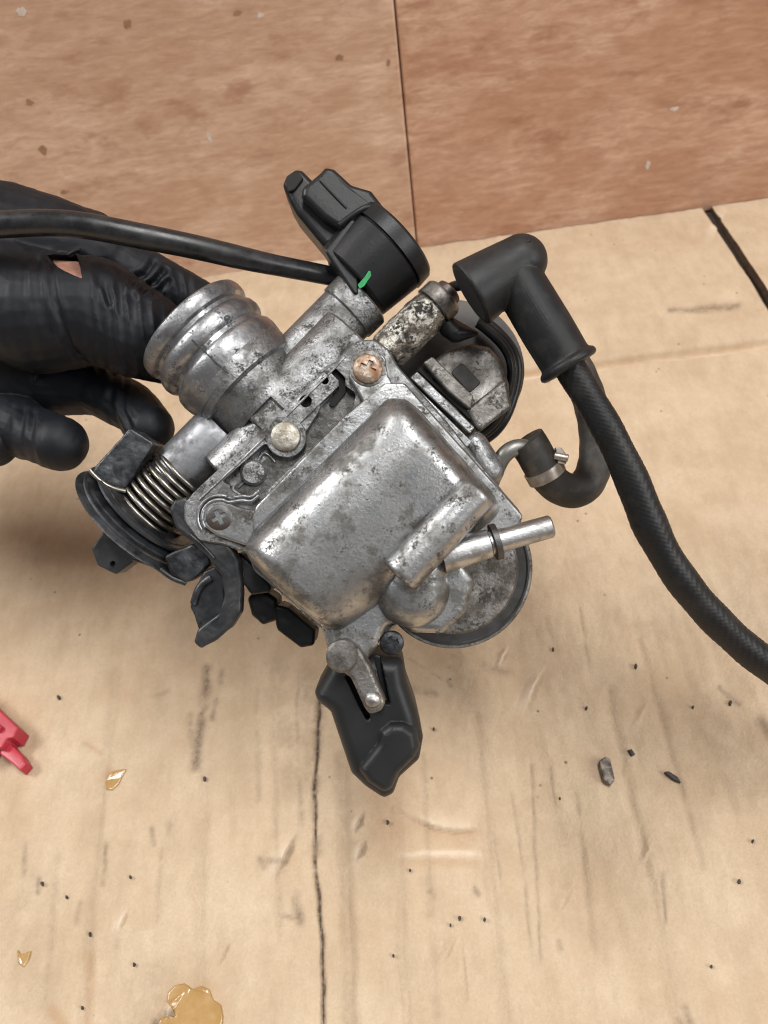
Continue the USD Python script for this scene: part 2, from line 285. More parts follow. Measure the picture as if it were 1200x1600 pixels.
# flat flecks of wear lying 0.4 mm proud of the plywood
for px_, py_, w, h, m in ((33, 18, 9, 7, 'worn_white'), (407, 24, 6, 4, 'worn_white'), (327, 214, 4, 14, 'worn_white'), (199, 37, 9, 7, 'knot_dark'), (67, 234, 8, 10, 'knot_dark'), (46, 160, 8, 6, 'knot_dark'), (101, 300, 10, 5, 'knot_dark'), (531, 90, 8, 6, 'knot_dark'), (371, 20, 9, 4, 'knot_dark'), (1054, 170, 10, 4, 'worn_white'), (1012, 258, 5, 10, 'worn_white'), (607, 98, 4, 6, 'knot_dark')):
    yy = WY + (.0006 if px_ > 640 else 0); o = on(px_, py_, 'y', yy); s = .66 / 1200
    a = np.linspace(0, 2 * np.pi, 14)[:-1]; rr = rng.uniform(.6, 1.1, 13)
    pts = np.stack([o[0] + np.cos(a) * w * s * rr * .65, o[2] + np.sin(a) * h * s * rr * .65], 1)
    pr = trimesh.creation.extrude_polygon(Polygon(pts), .0005, engine='earcut'); v = pr.vertices.copy()
    put('chip' if m == 'worn_white' else 'knot', TM(np.stack([v[:, 0], yy + .0003 - v[:, 2], v[:, 1]], 1), pr.faces), m, wall, frame='W', smooth=False)

# ------------------------------------------------------------------ cardboard sheets
def seg_d(q, pts):
    d = np.full(len(q), 1e9); s = np.zeros(len(q)); acc = 0
    for a, b in zip(pts[:-1], pts[1:]):
        a, b = np.array(a, float), np.array(b, float); L = np.linalg.norm(b - a); t = np.clip(((q - a) @ (b - a)) / L**2, 0, 1)
        e = np.linalg.norm(q - (a + t[:, None] * (b - a)), axis=1); m = e < d; d[m] = e[m]; s[m] = acc + t[m] * L; acc += L
    return d, s
floors = []
def floor_h(x, y):
    return floors[0][2](np.stack([np.atleast_1d(y), np.atleast_1d(x)], -1))
def sheet(name, x0, x1, y0, y1, fine, label):
    xs = np.unique(np.r_[np.arange(x0, x1, .006), x1, np.arange(max(x0, fine[0]), min(x1, fine[1]), .0008)])
    ys = np.unique(np.r_[np.arange(y0, y1, .006), y1, np.arange(max(y0, fine[2]), min(y1, fine[3]), .0010)])
    gx, gy = np.meshgrid(xs, ys); nx, ny = len(xs), len(ys)
    w = np.stack([gx.ravel(), gy.ravel(), np.zeros(nx * ny)], 1); q = pix(w); bad = w[:, 1] < -.1; q[bad] = -9999
    fb = lambda sx, sy, sd, oc=4: meshkit.fbm(np.stack([w[:, 0] * sx, w[:, 1] * sy, np.zeros(len(w))], 1) + 300, oc, sd)
    z = .00009 * np.sin(2 * np.pi * w[:, 0] / .0078 + 5 * (fb(8, 4, 1) - .5)) * np.clip((fb(22, 7, 2) - .47) * 6, 0, 1)
    z += (fb(9, 6, 3) - .5) * .0032 + (fb(60, 24, 5) - .5) * .0022 + (fb(260, 160, 6) - .5) * .0006
    z += .0035 * np.clip((w[:, 0] - .0) * 12, 0, 1) * np.clip((w[:, 1] - .3575) / .004, 0, 1) * np.clip((WY - w[:, 1]) / .10, 0, 1)
    z -= .0019 * np.exp(-((w[:, 1] - .357) / .0022) ** 2) * np.clip((w[:, 0] - .02) * 40, 0, 1)              # fold crease
    z += .0017 * np.exp(-((w[:, 1] - .3515) / .0045) ** 2) * np.clip((w[:, 0] - .0) * 20, 0, 1)
    dirt = np.zeros(len(w)); damp_shade = np.zeros(len(w)); cr = np.clip((w[:, 0] - .02) * 40, 0, 1) * np.clip(fb(40, 40, 95) * 2 - .3, 0, 1); worn = .95 * cr * np.exp(-((w[:, 1] - .3545) / .0018) ** 2); damp_shade += .4 * cr * np.exp(-((w[:, 1] - .3588) / .0018) ** 2)  # pale worn fold line; the darker strip beside it is painted shade
    def groove(pts, width, depth, dk, wob=3, sd=7, fade=.5):
        nonlocal z, dirt
        pa = np.array(pts, float); pad = 3 * width + 2 * wob + 4; I = np.where(((q > pa.min(0) - pad) & (q < pa.max(0) + pad)).all(1))[0]
        if not len(I): return
        fl = lambda sc, s_: meshkit.fbm(np.stack([w[I, 0] * sc, w[I, 1] * sc, np.zeros(len(I))], 1) + 300, 4, s_)
        wq = q[I] + (np.stack([fl(60, sd), fl(60, sd + 1)], 1) - .5) * 2 * wob
        d, s = seg_d(wq, pts); g = np.exp(-(d / width) ** 2); m = np.clip((fl(120, sd + 2) - fade + .25) * 4, 0.15, 1)
        z[I] -= depth * g * m; dirt[I] = np.maximum(dirt[I], dk * g * m)
    groove([(497, 1090), (493, 1140), (494, 1200), (491, 1290), (494, 1350), (497, 1420), (503, 1480), (507, 1610)], 3.0, .0014, 1.25, 6, 7, .42)
    groove([(500, 1090), (492, 1250), (494, 1330)], 9, .0006, .5, 8, 27)
    groove([(830, 1195), (836, 1340), (846, 1500)], 2.5, .0003, .4, 3, 9)
    groove([(860, 1200), (870, 1260)], 2.2, .0003, .45, 3, 10); groove([(800, 1240), (818, 1360), (830, 1480)], 2.4, .0003, .4, 3, 11)
    groove([(770, 1300), (785, 1400)], 2.4, .0003, .3, 3, 12); groove([(536, 1180), (538, 1300), (541, 1420), (545, 1500), (548, 1610)], 11, .0018, .22, 3, 13, .2)
    groove([(428, 1040), (432, 1250), (436, 1480)], 5, .0005, .22, 4, 61, .45); groove([(463, 1060), (466, 1180), (470, 1290)], 5, .0004, .4, 4, 64, .5); groove([(401, 1080), (404, 1250)], 5, .0004, .25, 4, 67, .5)
    groove([(180, 1050), (150, 1330), (128, 1600)], 9, .0011, .12, 5, 110, .3); groove([(320, 1210), (312, 1420), (306, 1600)], 9, .0011, .12, 5, 113, .3); groove([(620, 1260), (634, 1600)], 8, .0010, .12, 5, 116, .3); groove([(740, 1120), (790, 1600)], 9, .0011, .12, 5, 119, .3); groove([(950, 1080), (1060, 1600)], 9, .0010, .12, 5, 122, .3)
    groove([(250, 1330), (242, 1500)], 5, .0005, .18, 4, 70, .45); groove([(90, 1340), (70, 1560)], 6, .0005, .2, 4, 73, .45); groove([(660, 1180), (672, 1420), (684, 1600)], 5, .0005, .2, 4, 76, .45); groove([(900, 1240), (930, 1500)], 5, .0005, .2, 4, 79, .5); groove([(1000, 1000), (1100, 1360)], 5, .0005, .2, 4, 82, .5)
    groove([(1037, 1365), (1040, 1440)], 3, .0003, .45, 4, 14); groove([(640, 1030), (690, 1060)], 1.6, .0002, .5, 2, 15)
    groove([(905, 950), (920, 1040)], 2, .0003, .35, 3, 33); groove([(724, 1480), (730, 1560)], 2, .0002, .35, 3, 34)
    for i, (a, b, wd, dk) in enumerate((((325, 1045), (307, 1200), 8, .75), ((347, 1050), (332, 1125), 5, .6), ((300, 1120), (303, 1190), 6, .4), ((40, 1315), (38, 1365), 4, .6), ((62, 1375), (60, 1395), 5, .5), ((168, 1320), (160, 1380), 4, .55), ((237, 1295), (240, 1320), 5, .5), ((265, 1290), (264, 1320), 6, .35), ((125, 1410), (118, 1440), 4, .35), ((240, 1090), (263, 1080), 4, .35), ((1070, 1575), (1078, 1600), 6, .7), ((1060, 1590), (1066, 1600), 5, .5), ((180, 1460), (184, 1490), 5, .4), ((460, 1395), (470, 1440), 7, .6), ((440, 1430), (470, 1436), 4, .5), ((243, 1600), (262, 1588), 10, .8), ((1045, 492), (1150, 486), 5, .6), ((1125, 1075), (1150, 1100), 5, .5), ((672, 1388), (680, 1398), 5, .6), ((742, 1385), (748, 1395), 4, .6), ((875, 1470), (878, 1482), 5, .8), ((645, 1075), (680, 1082), 5, .55), ((700, 1060), (706, 1070), 3, .5), ((558, 1140), (560, 1190), 6, .25), ((480, 1090), (500, 1110), 8, .4), ((1190, 1130), (1200, 1150), 10, .5), ((430, 1050), (460, 1230), 26, .22), ((480, 1050), (480, 1230), 20, .25), ((600, 1140), (615, 1170), 20, .12), ((1090, 1090), (1180, 1230), 30, .12), ((40, 1420), (60, 1560), 30, .12), ((240, 1520), (220, 1600), 26, .2), ((960, 960), (1100, 1000), 22, .14), ((700, 1020), (760, 1120), 22, .15), ((420, 1345), (450, 1350), 6, .6), ((405, 1342), (412, 1352), 5, .5), ((760, 1040), (790, 1048), 8, .4))):
        groove([a, b], wd, .00005, dk, 5, 40 + i * 3, .5)
    wq = q + (np.stack([fb(40, 40, 81), fb(40, 40, 82)], 1) - .5) * 40
    for (a, b, wd, s) in (((600, 1150), (600, 1300), 60, .25), ((130, 1165), (165, 1180), 6, .35), ((180, 1215), (186, 1222), 18, .5), ((300, 1575), (310, 1590), 60, .25), ((140, 1500), (135, 1610), 14, .3), ((80, 1580), (100, 1610), 16, .35), ((1198, 1140), (1205, 1150), 18, .5), ((660, 620), (700, 680), 60, .12), ((20, 1120), (20, 1280), 60, .12)):  # damp spots, plus the arm's shade painted along the left edge
        d, _ = seg_d(wq, [a, b]); damp_shade = np.maximum(damp_shade, s * np.clip((wd - d) / (wd * .8), 0, 1))
    # torn flap below the black cap, peeled spots
    wq = q + (np.stack([fb(90, 90, 91), fb(90, 90, 92)], 1) - .5) * 14
    cx = np.array([620, 655, 700, 725, 745.]); cyv = np.array([1262, 1283, 1298, 1300, 1297.])
    lip = CubicSpline(cx, cyv)(np.clip(q[:, 0], 600, 760)) + 9 * (fb(45, 5, 93) - .5); inx = np.clip((q[:, 0] - 612) / 60, 0, 1) ** .7 * np.clip((756 - q[:, 0]) / 22, 0, 1)
    up = np.clip((q[:, 1] - lip + 46) / 46, 0, 1.0) / (1 + np.exp(np.clip((q[:, 1] - lip) / 2.2, -30, 30))) * inx; z += .0030 * up ** 1.6; worn = np.maximum(worn, .55 * up ** 3)
    dn = np.exp(-np.clip(q[:, 1] - lip, 0, 99) / 16) * (q[:, 1] >= lip) * inx; z -= .0006 * dn; damp_shade = np.maximum(damp_shade, .35 * dn)  # darker band just past the flap lip
    worn = np.maximum(worn, .5 * inx * np.exp(-((wq[:, 1] - 1331) / 6) ** 2)); z += .0010 * inx * np.exp(-((wq[:, 1] - 1331) / 7) ** 2); damp_shade = np.maximum(damp_shade, .3 * inx * np.exp(-((wq[:, 1] - 1345) / 10) ** 2))  # paler raised ridge with a darker band below it
    for (a, b, rr, hh) in ((828, 1078, 22, .0016), (784, 1028, 12, .0014), (1000, 1117, 14, .0005), (640, 1100, 12, .0004), (1060, 720, 20, .0004), (556, 1285, 14, .0014), (560, 1328, 14, .0016), (1120, 350, 16, .0008), (440, 1335, 26, .0016), (190, 1440, 16, .0009), (265, 1580, 16, .0014), (1005, 1340, 18, .0006), (700, 1480, 20, .0006), (880, 1400, 26, .0006), (345, 1490, 24, .0006)):
        u = (q[:, 0] - a + (q[:, 1] - b) * .45) / (rr * .55); t = (q[:, 1] - b) / rr; m = np.exp(-(np.abs(u) ** 3 + t * t)); s = 0
        z += 1.5 * hh * m * np.clip(u + 1, 0, 2) * (u < .55); worn = np.maximum(worn, .6 * m * (u < .55) * (hh > .0007)); dirt = np.maximum(dirt, .35 * np.exp(-(((u - .8) / .35) ** 2 + t * t)) * (hh > .001))  # paler peel, darker along one side of the taller ones
    v = w.copy(); v[:, 2] = z
    floors.append((x0, x1, RegularGridInterpolator((ys, xs), z.reshape(ny, nx), bounds_error=False, fill_value=0)))
    idx = np.arange(nx * ny).reshape(ny, nx); a, b, c, d = idx[:-1, :-1].ravel(), idx[:-1, 1:].ravel(), idx[1:, 1:].ravel(), idx[1:, :-1].ravel()
    f = np.vstack([np.stack([a, b, c], 1), np.stack([a, c, d], 1)])
    ring = np.r_[idx[0], idx[1:, -1], idx[-1, -2::-1], idx[-2:0:-1, 0]]; o = v[ring].copy(); o[:, 2] = -.0042; n0 = len(v); m = len(ring); J = np.roll(np.arange(m), -1)
    edge_v = np.vstack([v[ring], o]); edge_f = np.vstack([np.stack([np.arange(m), m + np.arange(m), m + J], 1), np.stack([np.arange(m), m + J, J], 1)])
    T = thing(name, label, 'cardboard', (w[:, 0].mean(), w[:, 1].mean(), 0))
    put('sheet', trimesh.Trimesh(v, f, process=False), 'cardboard', T, frame='W', smooth=True, attrs={'dirt': dirt, 'damp_shade': damp_shade, 'worn': worn})
    put('cut_edge', trimesh.Trimesh(edge_v, edge_f, process=False), 'sheet_edge', T, frame='W', smooth=False)
    return T
sheet('cardboard_sheet', -.9, .2300, -.75, WY - .0002, (-.31, .2300, .015, WY), 'large stained brown cardboard sheet covering the floor under the carburettor')
sheet('cardboard_sheet', .2372, .95, -.6, WY - .0002, (.2372, .31, .2, WY), 'small corner of separate cardboard at upper right beyond the dark gap')

# ------------------------------------------------------------------ the carburettor
A = nrm([.712, .702, 0]); B = nrm([.700, -.714, 0])                # along the throttle shaft; along the bore
carb = thing('carburettor', 'dirty cast aluminium carburettor held up by the gloved hand above the cardboard', 'carburettor', F2W(P(590, 800, -10)[None])[0])
def bore(x, y, z, prof, d=B):                                      # lathe with profile in pixels at that depth
    return lathe(P(x, y, z), d, [(s * k(z), r * k(z)) for s, r in prof], 96)
# main casting
FL = [(530, 565), (540, 545), (560, 531), (585, 530), (607, 545), (622, 572), (700, 660), (790, 772), (815, 800), (800, 830), (700, 900), (600, 995), (520, 1000), (440, 930), (392, 868), (350, 852), (310, 846), (287, 815), (287, 788), (303, 768), (430, 652), (520, 565)]
hump = union(cyl(P(445, 645, -15.5), P(556, 530, -15.5), 60 * k(-15), ch=.8, n=64), cyl(P(414, 677, -15.5), P(450, 640, -15.5), 55 * k(-15), ch=.8, n=64), cyl(P(350, 742, -14), P(420, 672, -14), 40 * k(-14), ch=.8, n=64))
rear = cyl(P(455, 578, -22), P(566, 466, -22), 47 * k(-22), ch=.6, n=64)
coll = cyl(P(540, 492, -22), P(567, 465, -22), 50 * k(-22), ch=.8, n=64)
neck = bore(350, 560, -21, [(0, 90), (20, 90), (28, 93), (60, 92), (64, 84), (110, 80)])
plateA = loft(FL, 0, [(.3, -7), (0, -6.6), (0, -.6), (.6, 0)], 2.2)
core = loft([(515, 590), (600, 560), (700, 690), (790, 800), (700, 880), (560, 985), (420, 890), (330, 810), (420, 700)], -6, [(1, -46), (0, -44), (0, -6)], 6)
arm = plate([(512, 560), (556, 520), (600, 500), (628, 540), (640, 575), (600, 600)], -9, -2.5, .8, 1.5)
body = union(hump, rear, coll, neck, plateA, core)
def cut(px, z0, z1, rnd=.6): return MF(loft(px, 0, [(0, z0), (0, z1)], rnd))
pockets = [cut([(346, 752), (412, 694), (424, 694), (436, 716), (414, 748), (402, 770), (385, 772)], -4.5, 3),
           MF(loft([tuple(c) for c in LineString([(522, 580), (534, 592), (535, 608), (519, 628)]).buffer(5.5).exterior.coords][:-1], 0, [(0, -4.5), (0, 3)], .2)),
           cut([(356, 762), (428, 700), (534, 598), (556, 614), (552, 640), (480, 706), (412, 772), (384, 782)], -3.8, 3, 1.0)]
for q in pockets: body = body - q
ring_keep = union(cyl(P(447, 683, -5), P(447, 683, .1), 32 * k(0), ch=.3), cyl(P(482, 633, -4), P(482, 633, -.3), 19 * k(0), ch=.3), cyl(P(508, 604, -4), P(508, 604, -.3), 15 * k(0), ch=.3), plate([(424, 690), (440, 660), (470, 630), (500, 640), (480, 672), (440, 712)], -5, -.9, .4, .6), cyl(P(396, 738, -6), P(396, 738, -1.6), 4.4, ch=.9))
body = body + ring_keep
for (x, y, r) in ((482, 633, 9.5), (511, 602, 6)): body = body - MF(lathe(P(x, y, -9), [0, 0, 1], [(0, r * k(0)), (12, r * k(0))], 32))
put('body', body, 'cast_aluminium', carb, smooth=32)
for (x, y, r) in ((482, 633, 9), (511, 602, 5.5)): put('passage', lathe(P(x, y, -8.5), [0, 0, 1], [(0, r * k(0)), (5.5, r * k(0))], 24), 'hole_black', carb)
put('blanking_plug', lathe(P(447, 683, -1.4), [0, 0, 1], [(0, 5.0), (1.8, 5.0), (2.5, 4.6), (2.9, 3.4), (3.0, .4)]), 'plug_metal', carb, smooth=60)
put('gasket_bead', tube([P(*q, -3.6) for q in ((372, 762), (395, 735), (412, 708), (430, 722))], .5, 10), 'cast_aluminium', carb)
# inlet spigot: a turned sleeve with rings
put('inlet_spigot', bore(297, 508, -21, [(-2, 86), (0, 93), (3, 96.5), (10, 98.5), (19, 98), (24, 95), (27, 89), (33, 88.5), (36, 93), (41, 96.5), (50, 98), (57, 96.5), (62, 93), (65, 88.5), (72, 88.5), (75, 92.5), (80, 95.5), (90, 96.5), (102, 95), (110, 92), (122, 92)]), 'machined_aluminium', carb, smooth=28)
put('bore_throat', bore(297, 508, -21, [(-2.4, 74), (-2.1, 74)]), 'hole_black', carb)
put('mould_seam', tube([P(*q) for q in ((300, 531, 1.0), (318, 548, .2), (336, 565, 1.2), (357, 584, .6))], .22, 8, sp=False), 'recess_dark', carb)
# bowl
BOWL = [(384, 852), (398, 826), (588, 640), (604, 622), (632, 624), (656, 642), (782, 778), (788, 800), (770, 826), (700, 880), (640, 930), (604, 962), (530, 994), (505, 984), (398, 892)]
bs = (.06, -.10)
BP = rounded([tuple(P(a, b, 8)[:2]) for a, b in BOWL], 4.5)
base = MF(loft([tuple(c) for c in BP.exterior.coords][:-1], 0, [(0, 0), (0, 1)], 0, N=300, mm=True)).refine_to_length(.9)
sides = [(np.array(P(*a, 8)[:2]), np.array(P(*b, 8)[:2]), r) for a, b, r in (((384, 845), (598, 631), 22.), ((505, 990), (392, 874), 8.), ((632, 615), (790, 792), 8.5), ((790, 806), (530, 1000), 19.))]
def bowl_h(xy):
    h = np.ones(len(xy)); ctr = np.array(P(590, 810, 8)[:2])
    for a, b, r in sides:
        t = nrm(np.r_[b - a, 0])[:2]; n = np.array([-t[1], t[0]]); n = n if n @ (ctr - a) > 0 else -n
        q = np.clip(((xy - a) @ n) / r, .0, 1); h *= np.sqrt(1 - (1 - q) ** 2)
    d = np.array([BP.exterior.distance(Point(*p)) for p in xy]); h *= .35 + .65 * np.sqrt(1 - (1 - np.clip(d / 5., 0, 1)) ** 2)
    return h
def warp_bowl(v):
    v = np.array(v); xy = v[:, :2].copy(); h = bowl_h(xy); ctr = np.array(P(590, 810, 8)[:2])
    top = 6.3 + 15.2 * h - .19 * ((xy - ctr) @ B[:2]) + .9 * (meshkit.fbm(np.c_[xy * .05, np.zeros(len(xy))] + 9, 2, 4) - .5)
    z = v[:, 2] * top; return np.c_[xy + np.outer(z - 8, bs), z - .2]
bowl = base.warp_batch(warp_bowl)
shelf = plate([(500, 975), (560, 900), (700, 850), (745, 905), (728, 960), (692, 992), (640, 990), (630, 975), (604, 978), (592, 1010), (560, 1050), (530, 1046), (512, 1024)], -4, 9, 3.0, 3.2)
rim = loft([(402, 790), (535, 655), (575, 622), (600, 600), (632, 600), (800, 788), (816, 806), (806, 832), (700, 900), (560, 975), (515, 965), (412, 880), (398, 858), (396, 806)], 0, fil(-.3, 3.0, 1.0), 2.0)
ears = union(plate([(545, 590), (548, 556), (575, 545), (602, 556), (606, 585), (625, 622), (580, 650)], 0, 2.6, .8, 2), plate([(314, 820), (318, 790), (343, 778), (372, 792), (410, 800), (410, 860), (375, 850), (340, 838)], 0, 2.2, .8, 2))
bowlm = union(bowl, shelf, rim, ears)
hole3 = MF(lathe(P(612, 1004, 2), [0, 0, 1], [(0, 22 * k(8)), (20, 22 * k(8))], 40))
bowlm = bowlm - hole3
bowlT = tm(bowlm.refine_to_length(1.4))
fb_path = put('float_bowl', bowlT, 'bowl_aluminium', carb, smooth=30)
# drain tower on the bowl
boss = lathe(P(640, 912, -3), nrm([.05, -.10, 1]), [(0, 12.4), (10, 12.0)] + [(10 + 9 * math.sin(a), 3.2 + 8.8 * math.cos(a)) for a in np.linspace(.15, 1.5, 9)] + [(19.1, .4)], 72)
tower = union(cyl(P(622, 901, 18.4), P(750, 765, 18.4), 6.7, 6.2, ch=1.1, n=64), soft(union(boss, hullballs([(P(640, 905, 8), 9), (P(700, 850, 5), 7)])), .9, 10), hullballs([(P(735, 775, 8), 5), (P(645, 870, 8), 6), (P(705, 850, 7), 6)]))
for ps, rr in (([(505, 978, 9.5), (528, 968, 11), (545, 960, 11.5)], .9), ([(500, 972, 11), (514, 962, 12.5)], .7)):
    put('casting_ridge', bumpy(tube([P(*p) for p in ps], rr, 12, .5), .25, .8, 3), 'bright_pipe', fb_path, smooth=60)
put('drain_tower', soft(tower, .8, 3), 'bowl_aluminium', carb, smooth=35)
pd = P(862, 822, 12) - P(690, 870, 13); pl = np.linalg.norm(pd)
dp = put('drain_pipe', lathe(P(690, 870, 13), pd, [(0, 5.4), (pl * .40, 4.5), (pl * .43, 4.4), (pl * .44, 3.7), (pl * .985, 3.6), (pl, 3.2)], 48), 'bright_pipe', carb, smooth=30)
put('collar', lathe(P(690, 870, 13), pd, [(pl * .46, 4.6), (pl * .465, 5.7), (pl * .515, 5.7), (pl * .52, 4.6)], 48), 'dark_screw', dp, smooth=30)
put('opening', lathe(P(690, 870, 13), pd, [(pl + .02, 2.3), (pl + .05, 2.3)], 32), 'hole_black', dp)
# round accelerator pump cover at lower right
DN = nrm([.10, -.06, 1])
pc = put('pump_cover', lathe(P(704, 886, -16), DN, [(0, 24.8), (8.2, 25), (8.8, 24.2), (9.0, 21.5), (9.6, 20.6), (9.9, 17), (9.4, 14), (9.4, .3)], 96), 'stained_aluminium', carb, smooth=28)
put('gasket_ring', lathe(P(704, 886, -16), DN, [(8.0, 24.0), (8.1, 25.3), (9.3, 25.3), (9.4, 24.7), (9.0, 24.2)], 96), 'recess_dark', pc)
put('outer_rim', lathe(P(704, 886, -16), DN, [(2.2, 25.2), (2.4, 26.5), (8.6, 26.5), (8.9, 26.2), (8.9, 25.1)], 96), 'stained_aluminium', pc)
# screws
def screw(x, y, z, r, m, ang, h=1.5, slot=.34):
    d, u, w = frame([0, 0, 1])
    hd = MF(lathe(P(x, y, z), [0, 0, 1], [(0, r), (h * .55, r), (h * .85, r * .88), (h, r * .6), (h * 1.04, .2)], 40))
    for a in (ang, ang + 90):
        b = Manifold.cube([r * 1.15, r * slot, 3], True).rotate([0, 0, a]).translate([float(c) for c in P(x, y, z) + [0, 0, h + .75]]); hd = hd - b
    return put('screw', hd, m, carb, smooth=35)
screw(575, 577, 2.3, 4.7, 'rusty_screw', 65, 1.9)
put('washer', lathe(P(575, 577, 1.5), [0, 0, 1], [(0, 5.9), (1.1, 5.9), (1.4, 5.5)], 40), 'stained_aluminium', carb)
screw(343, 808, 1.6, 4.3, 'dark_screw', 25, 1.2)
screw(612, 1004, 4.0, 3.9, 'dark_steel', 20, 1.6)
for rr, zz in ((7.0, 1.4), (5.6, 2.0)):
    th = np.radians(np.linspace(215, 60, 12)); c = P(343, 808, zz); pts = [c + [math.cos(a) * rr, math.sin(a) * rr, 0] for a in th]
    pts += [P(378, 782, zz) + [0, (rr - 5.6), 0], P(392, 783, zz) + [0, rr - 5.6, 0], P(405, 774, zz) + [0, rr - 5.6, 0]]
    put('bead', tube(pts, .62, 12, .5), 'machined_aluminium', carb, smooth=60)
# flange ridge
put('recess_floor', loft([(358, 762), (428, 702), (534, 600), (554, 614), (550, 640), (480, 704), (412, 770), (386, 780)], 0, [(.1, -4.2), (.1, -3.72)], 1.0), 'dark_recess_metal', carb)  # darker plate over the pocket floor, set for contrast
put('passage_slot', loft([tuple(c) for c in LineString([(522, 580), (534, 592), (535, 608), (519, 628)]).buffer(5.5).exterior.coords][:-1], 0, [(0, -4.6), (0, -2.4)], .2), 'hole_black', carb)  # black insert painting the dark inside the slot
put('rib', tube([P(312, 781, 0), P(362, 734, 0), P(434, 664, 0), P(524, 574, 0), P(540, 556, 0)], .42, 8, sp=False), 'cast_aluminium', carb, smooth=60)
# shaft boss, spring, throttle drum
put('shaft_boss', lathe(P(268, 752, -20), A, [(0, 9.4), (4, 9.6), (5, 10.4), (22, 10.6), (26, 9)], 64), 'pale_casting', carb, smooth=30)
sp0, sp1 = P(226, 808, -20), P(300, 738, -20); n_t = 8.6; th = np.linspace(0, n_t * 2 * np.pi, 520); _, su, sw = frame(sp1 - sp0)
hel = sp0 + np.outer(th / th[-1], sp1 - sp0) + (np.cos(th)[:, None] * su + np.sin(th)[:, None] * sw) * (53 * k(-20) * np.interp(th / th[-1], [0, .15, 1], [1.0, 1.06, .96]))[:, None]
put('return_spring', tube(hel, .93, 14, sp=False), 'spring_steel', carb, smooth=60)
put('spring_core', cyl(P(215, 818, -20), P(300, 738, -20), 9.2, ch=.3), 'recess_dark', carb)
DA = nrm(A + np.array([0, 0, .16])); DC = P(222, 806, -22)
def drumpart(prof): return lathe(DC, DA, prof, 88)
low = lambda m, z: tm(MF(m).trim_by_plane([0., 0., 1.], z))
drum = put('throttle_drum', low(drumpart([(-3.6, 12), (-3.4, 24.4), (-2.9, 25.2), (-2.2, 24.6), (-1.2, 22.6), (-.4, 22.6), (.6, 23.2), (1.2, 23.6), (1.6, 23.0), (2.0, 19), (4.5, 18.4), (5, 15)]), -33), 'dark_steel', carb, smooth=25)
put('inner_flange', low(drumpart([(2.6, 10), (2.7, 20.6), (3.1, 21.2), (3.9, 21.2), (4.3, 20.4), (4.4, 10)]), -33), 'black_bracket', drum, smooth=25)
put('groove_face', low(drumpart([(-1.4, 22.9), (-1.3, 23.2), (-.4, 23.5), (-.3, 23.0)]), -32), 'pale_casting', drum)
put('drum_arm', grimy([(146, 733), (203, 668), (240, 692), (196, 764), (150, 764)], -25, -10, .8, 1.0), 'dark_steel', drum)
put('drum_wire', tube([P(141, 735, -8.5), P(158, 752, -8), P(178, 763, -8.5), P(196, 767, -10)], .85, 10), 'spring_steel', drum, smooth=60)
tab = MF(plate([(142, 858), (160, 830), (215, 862), (206, 880), (181, 898), (152, 884)], -25, -16, .8, 1.0)) - MF(lathe(P(181, 880, -19), [0, 0, 1], [(0, 4.5 * k(-16)), (9, 4.5 * k(-16))], 20))
put('drum_tab', tab, 'black_bracket', drum)
put('stop_lug', grimy([(255, 868), (300, 850), (328, 858), (328, 880), (308, 902), (291, 911), (266, 898)], -20, -6, 1.0, 1.2), 'dark_steel', drum)
put('drum_lip', tube([P(208, 872, -10), P(242, 884, -9), (P(268, 902, -8)), P(291, 911, -8)], 1.0, 10), 'black_bracket', drum, smooth=60)
# cable bracket
br = put('cable_bracket', grimy([(264, 796), (272, 781), (290, 776), (312, 800), (350, 838), (374, 876), (378, 910), (377, 956), (362, 980), (336, 1002), (313, 1015), (301, 1004), (308, 984), (342, 958), (350, 930), (346, 900), (322, 868), (290, 840), (275, 826)], -6, -1, 1.1, 1.0), 'black_bracket', carb, smooth=35)
put('bracket_web', grimy([(318, 893), (337, 884), (352, 905), (350, 955), (310, 988), (304, 964), (296, 948), (305, 920)], -15, -6, .8, .8), 'black_bracket', br)
put('bracket_slot', tube([P(303, 943, -5.5), P(312, 918, -5), P(330, 902, -5)], 1.3, 10), 'dark_steel', br, smooth=60)
put('bracket_edge', tube([P(297, 835, -.6), P(316, 852, -.6), P(335, 872, -.6)], .55, 8), 'dark_steel', br, smooth=60)
# throttle position sensor
tps = put('throttle_position_sensor', union(lathe(P(551, 441, -22), A, [(0, 15.0), (.5, 15.6), (15.4, 17.1), (15.8, 16.6)], 96), plate([(507, 392), (549, 339), (575, 362), (560, 400), (560, 470), (540, 440)], -28, -9.5, .8, 1)), 'black_plastic', carb, smooth=30)
put('sensor_cap', lathe(P(551, 441, -22), A, [(15.8, 16.4), (16.2, 16.4), (16.4, 17.6), (21.3, 17.2), (22.3, 16.4), (22.7, 15), (22.7, .4)], 96), 'black_plastic', tps, smooth=30)
con = put('connector', plate([(500, 268), (508, 259), (522, 262), (549, 287), (580, 296), (600, 322), (604, 340), (596, 348), (580, 330), (558, 345), (536, 360), (505, 340), (470, 306), (472, 292)], -24, -10, 2.0, 1.4), 'black_plastic', tps, smooth=35)
put('connector_shell', union(plate([(441, 287), (447, 272), (462, 262), (472, 264), (484, 276), (540, 330), (548, 350), (520, 382), (507, 386), (462, 332), (452, 314)], -30, -16, 2.2, 1.6)), 'black_plastic', con, smooth=35)
put('connector_mouth', plate([(446, 280), (454, 270), (466, 268), (474, 278), (460, 296), (450, 300)], -16.5, -14.6, .4, .6), 'hole_black', con)
put('connector_ridge', tube([P(500, 282, -9.8), P(520, 303, -9.6), P(541, 325, -9.8)], .35, 8), 'cap_plastic', con, smooth=60)
put('connector_band', tube([P(530, 352, -9.4), P(548, 338, -9), P(572, 324, -9), P(590, 322, -11)], 1.0, 10), 'black_plastic', con, smooth=60)
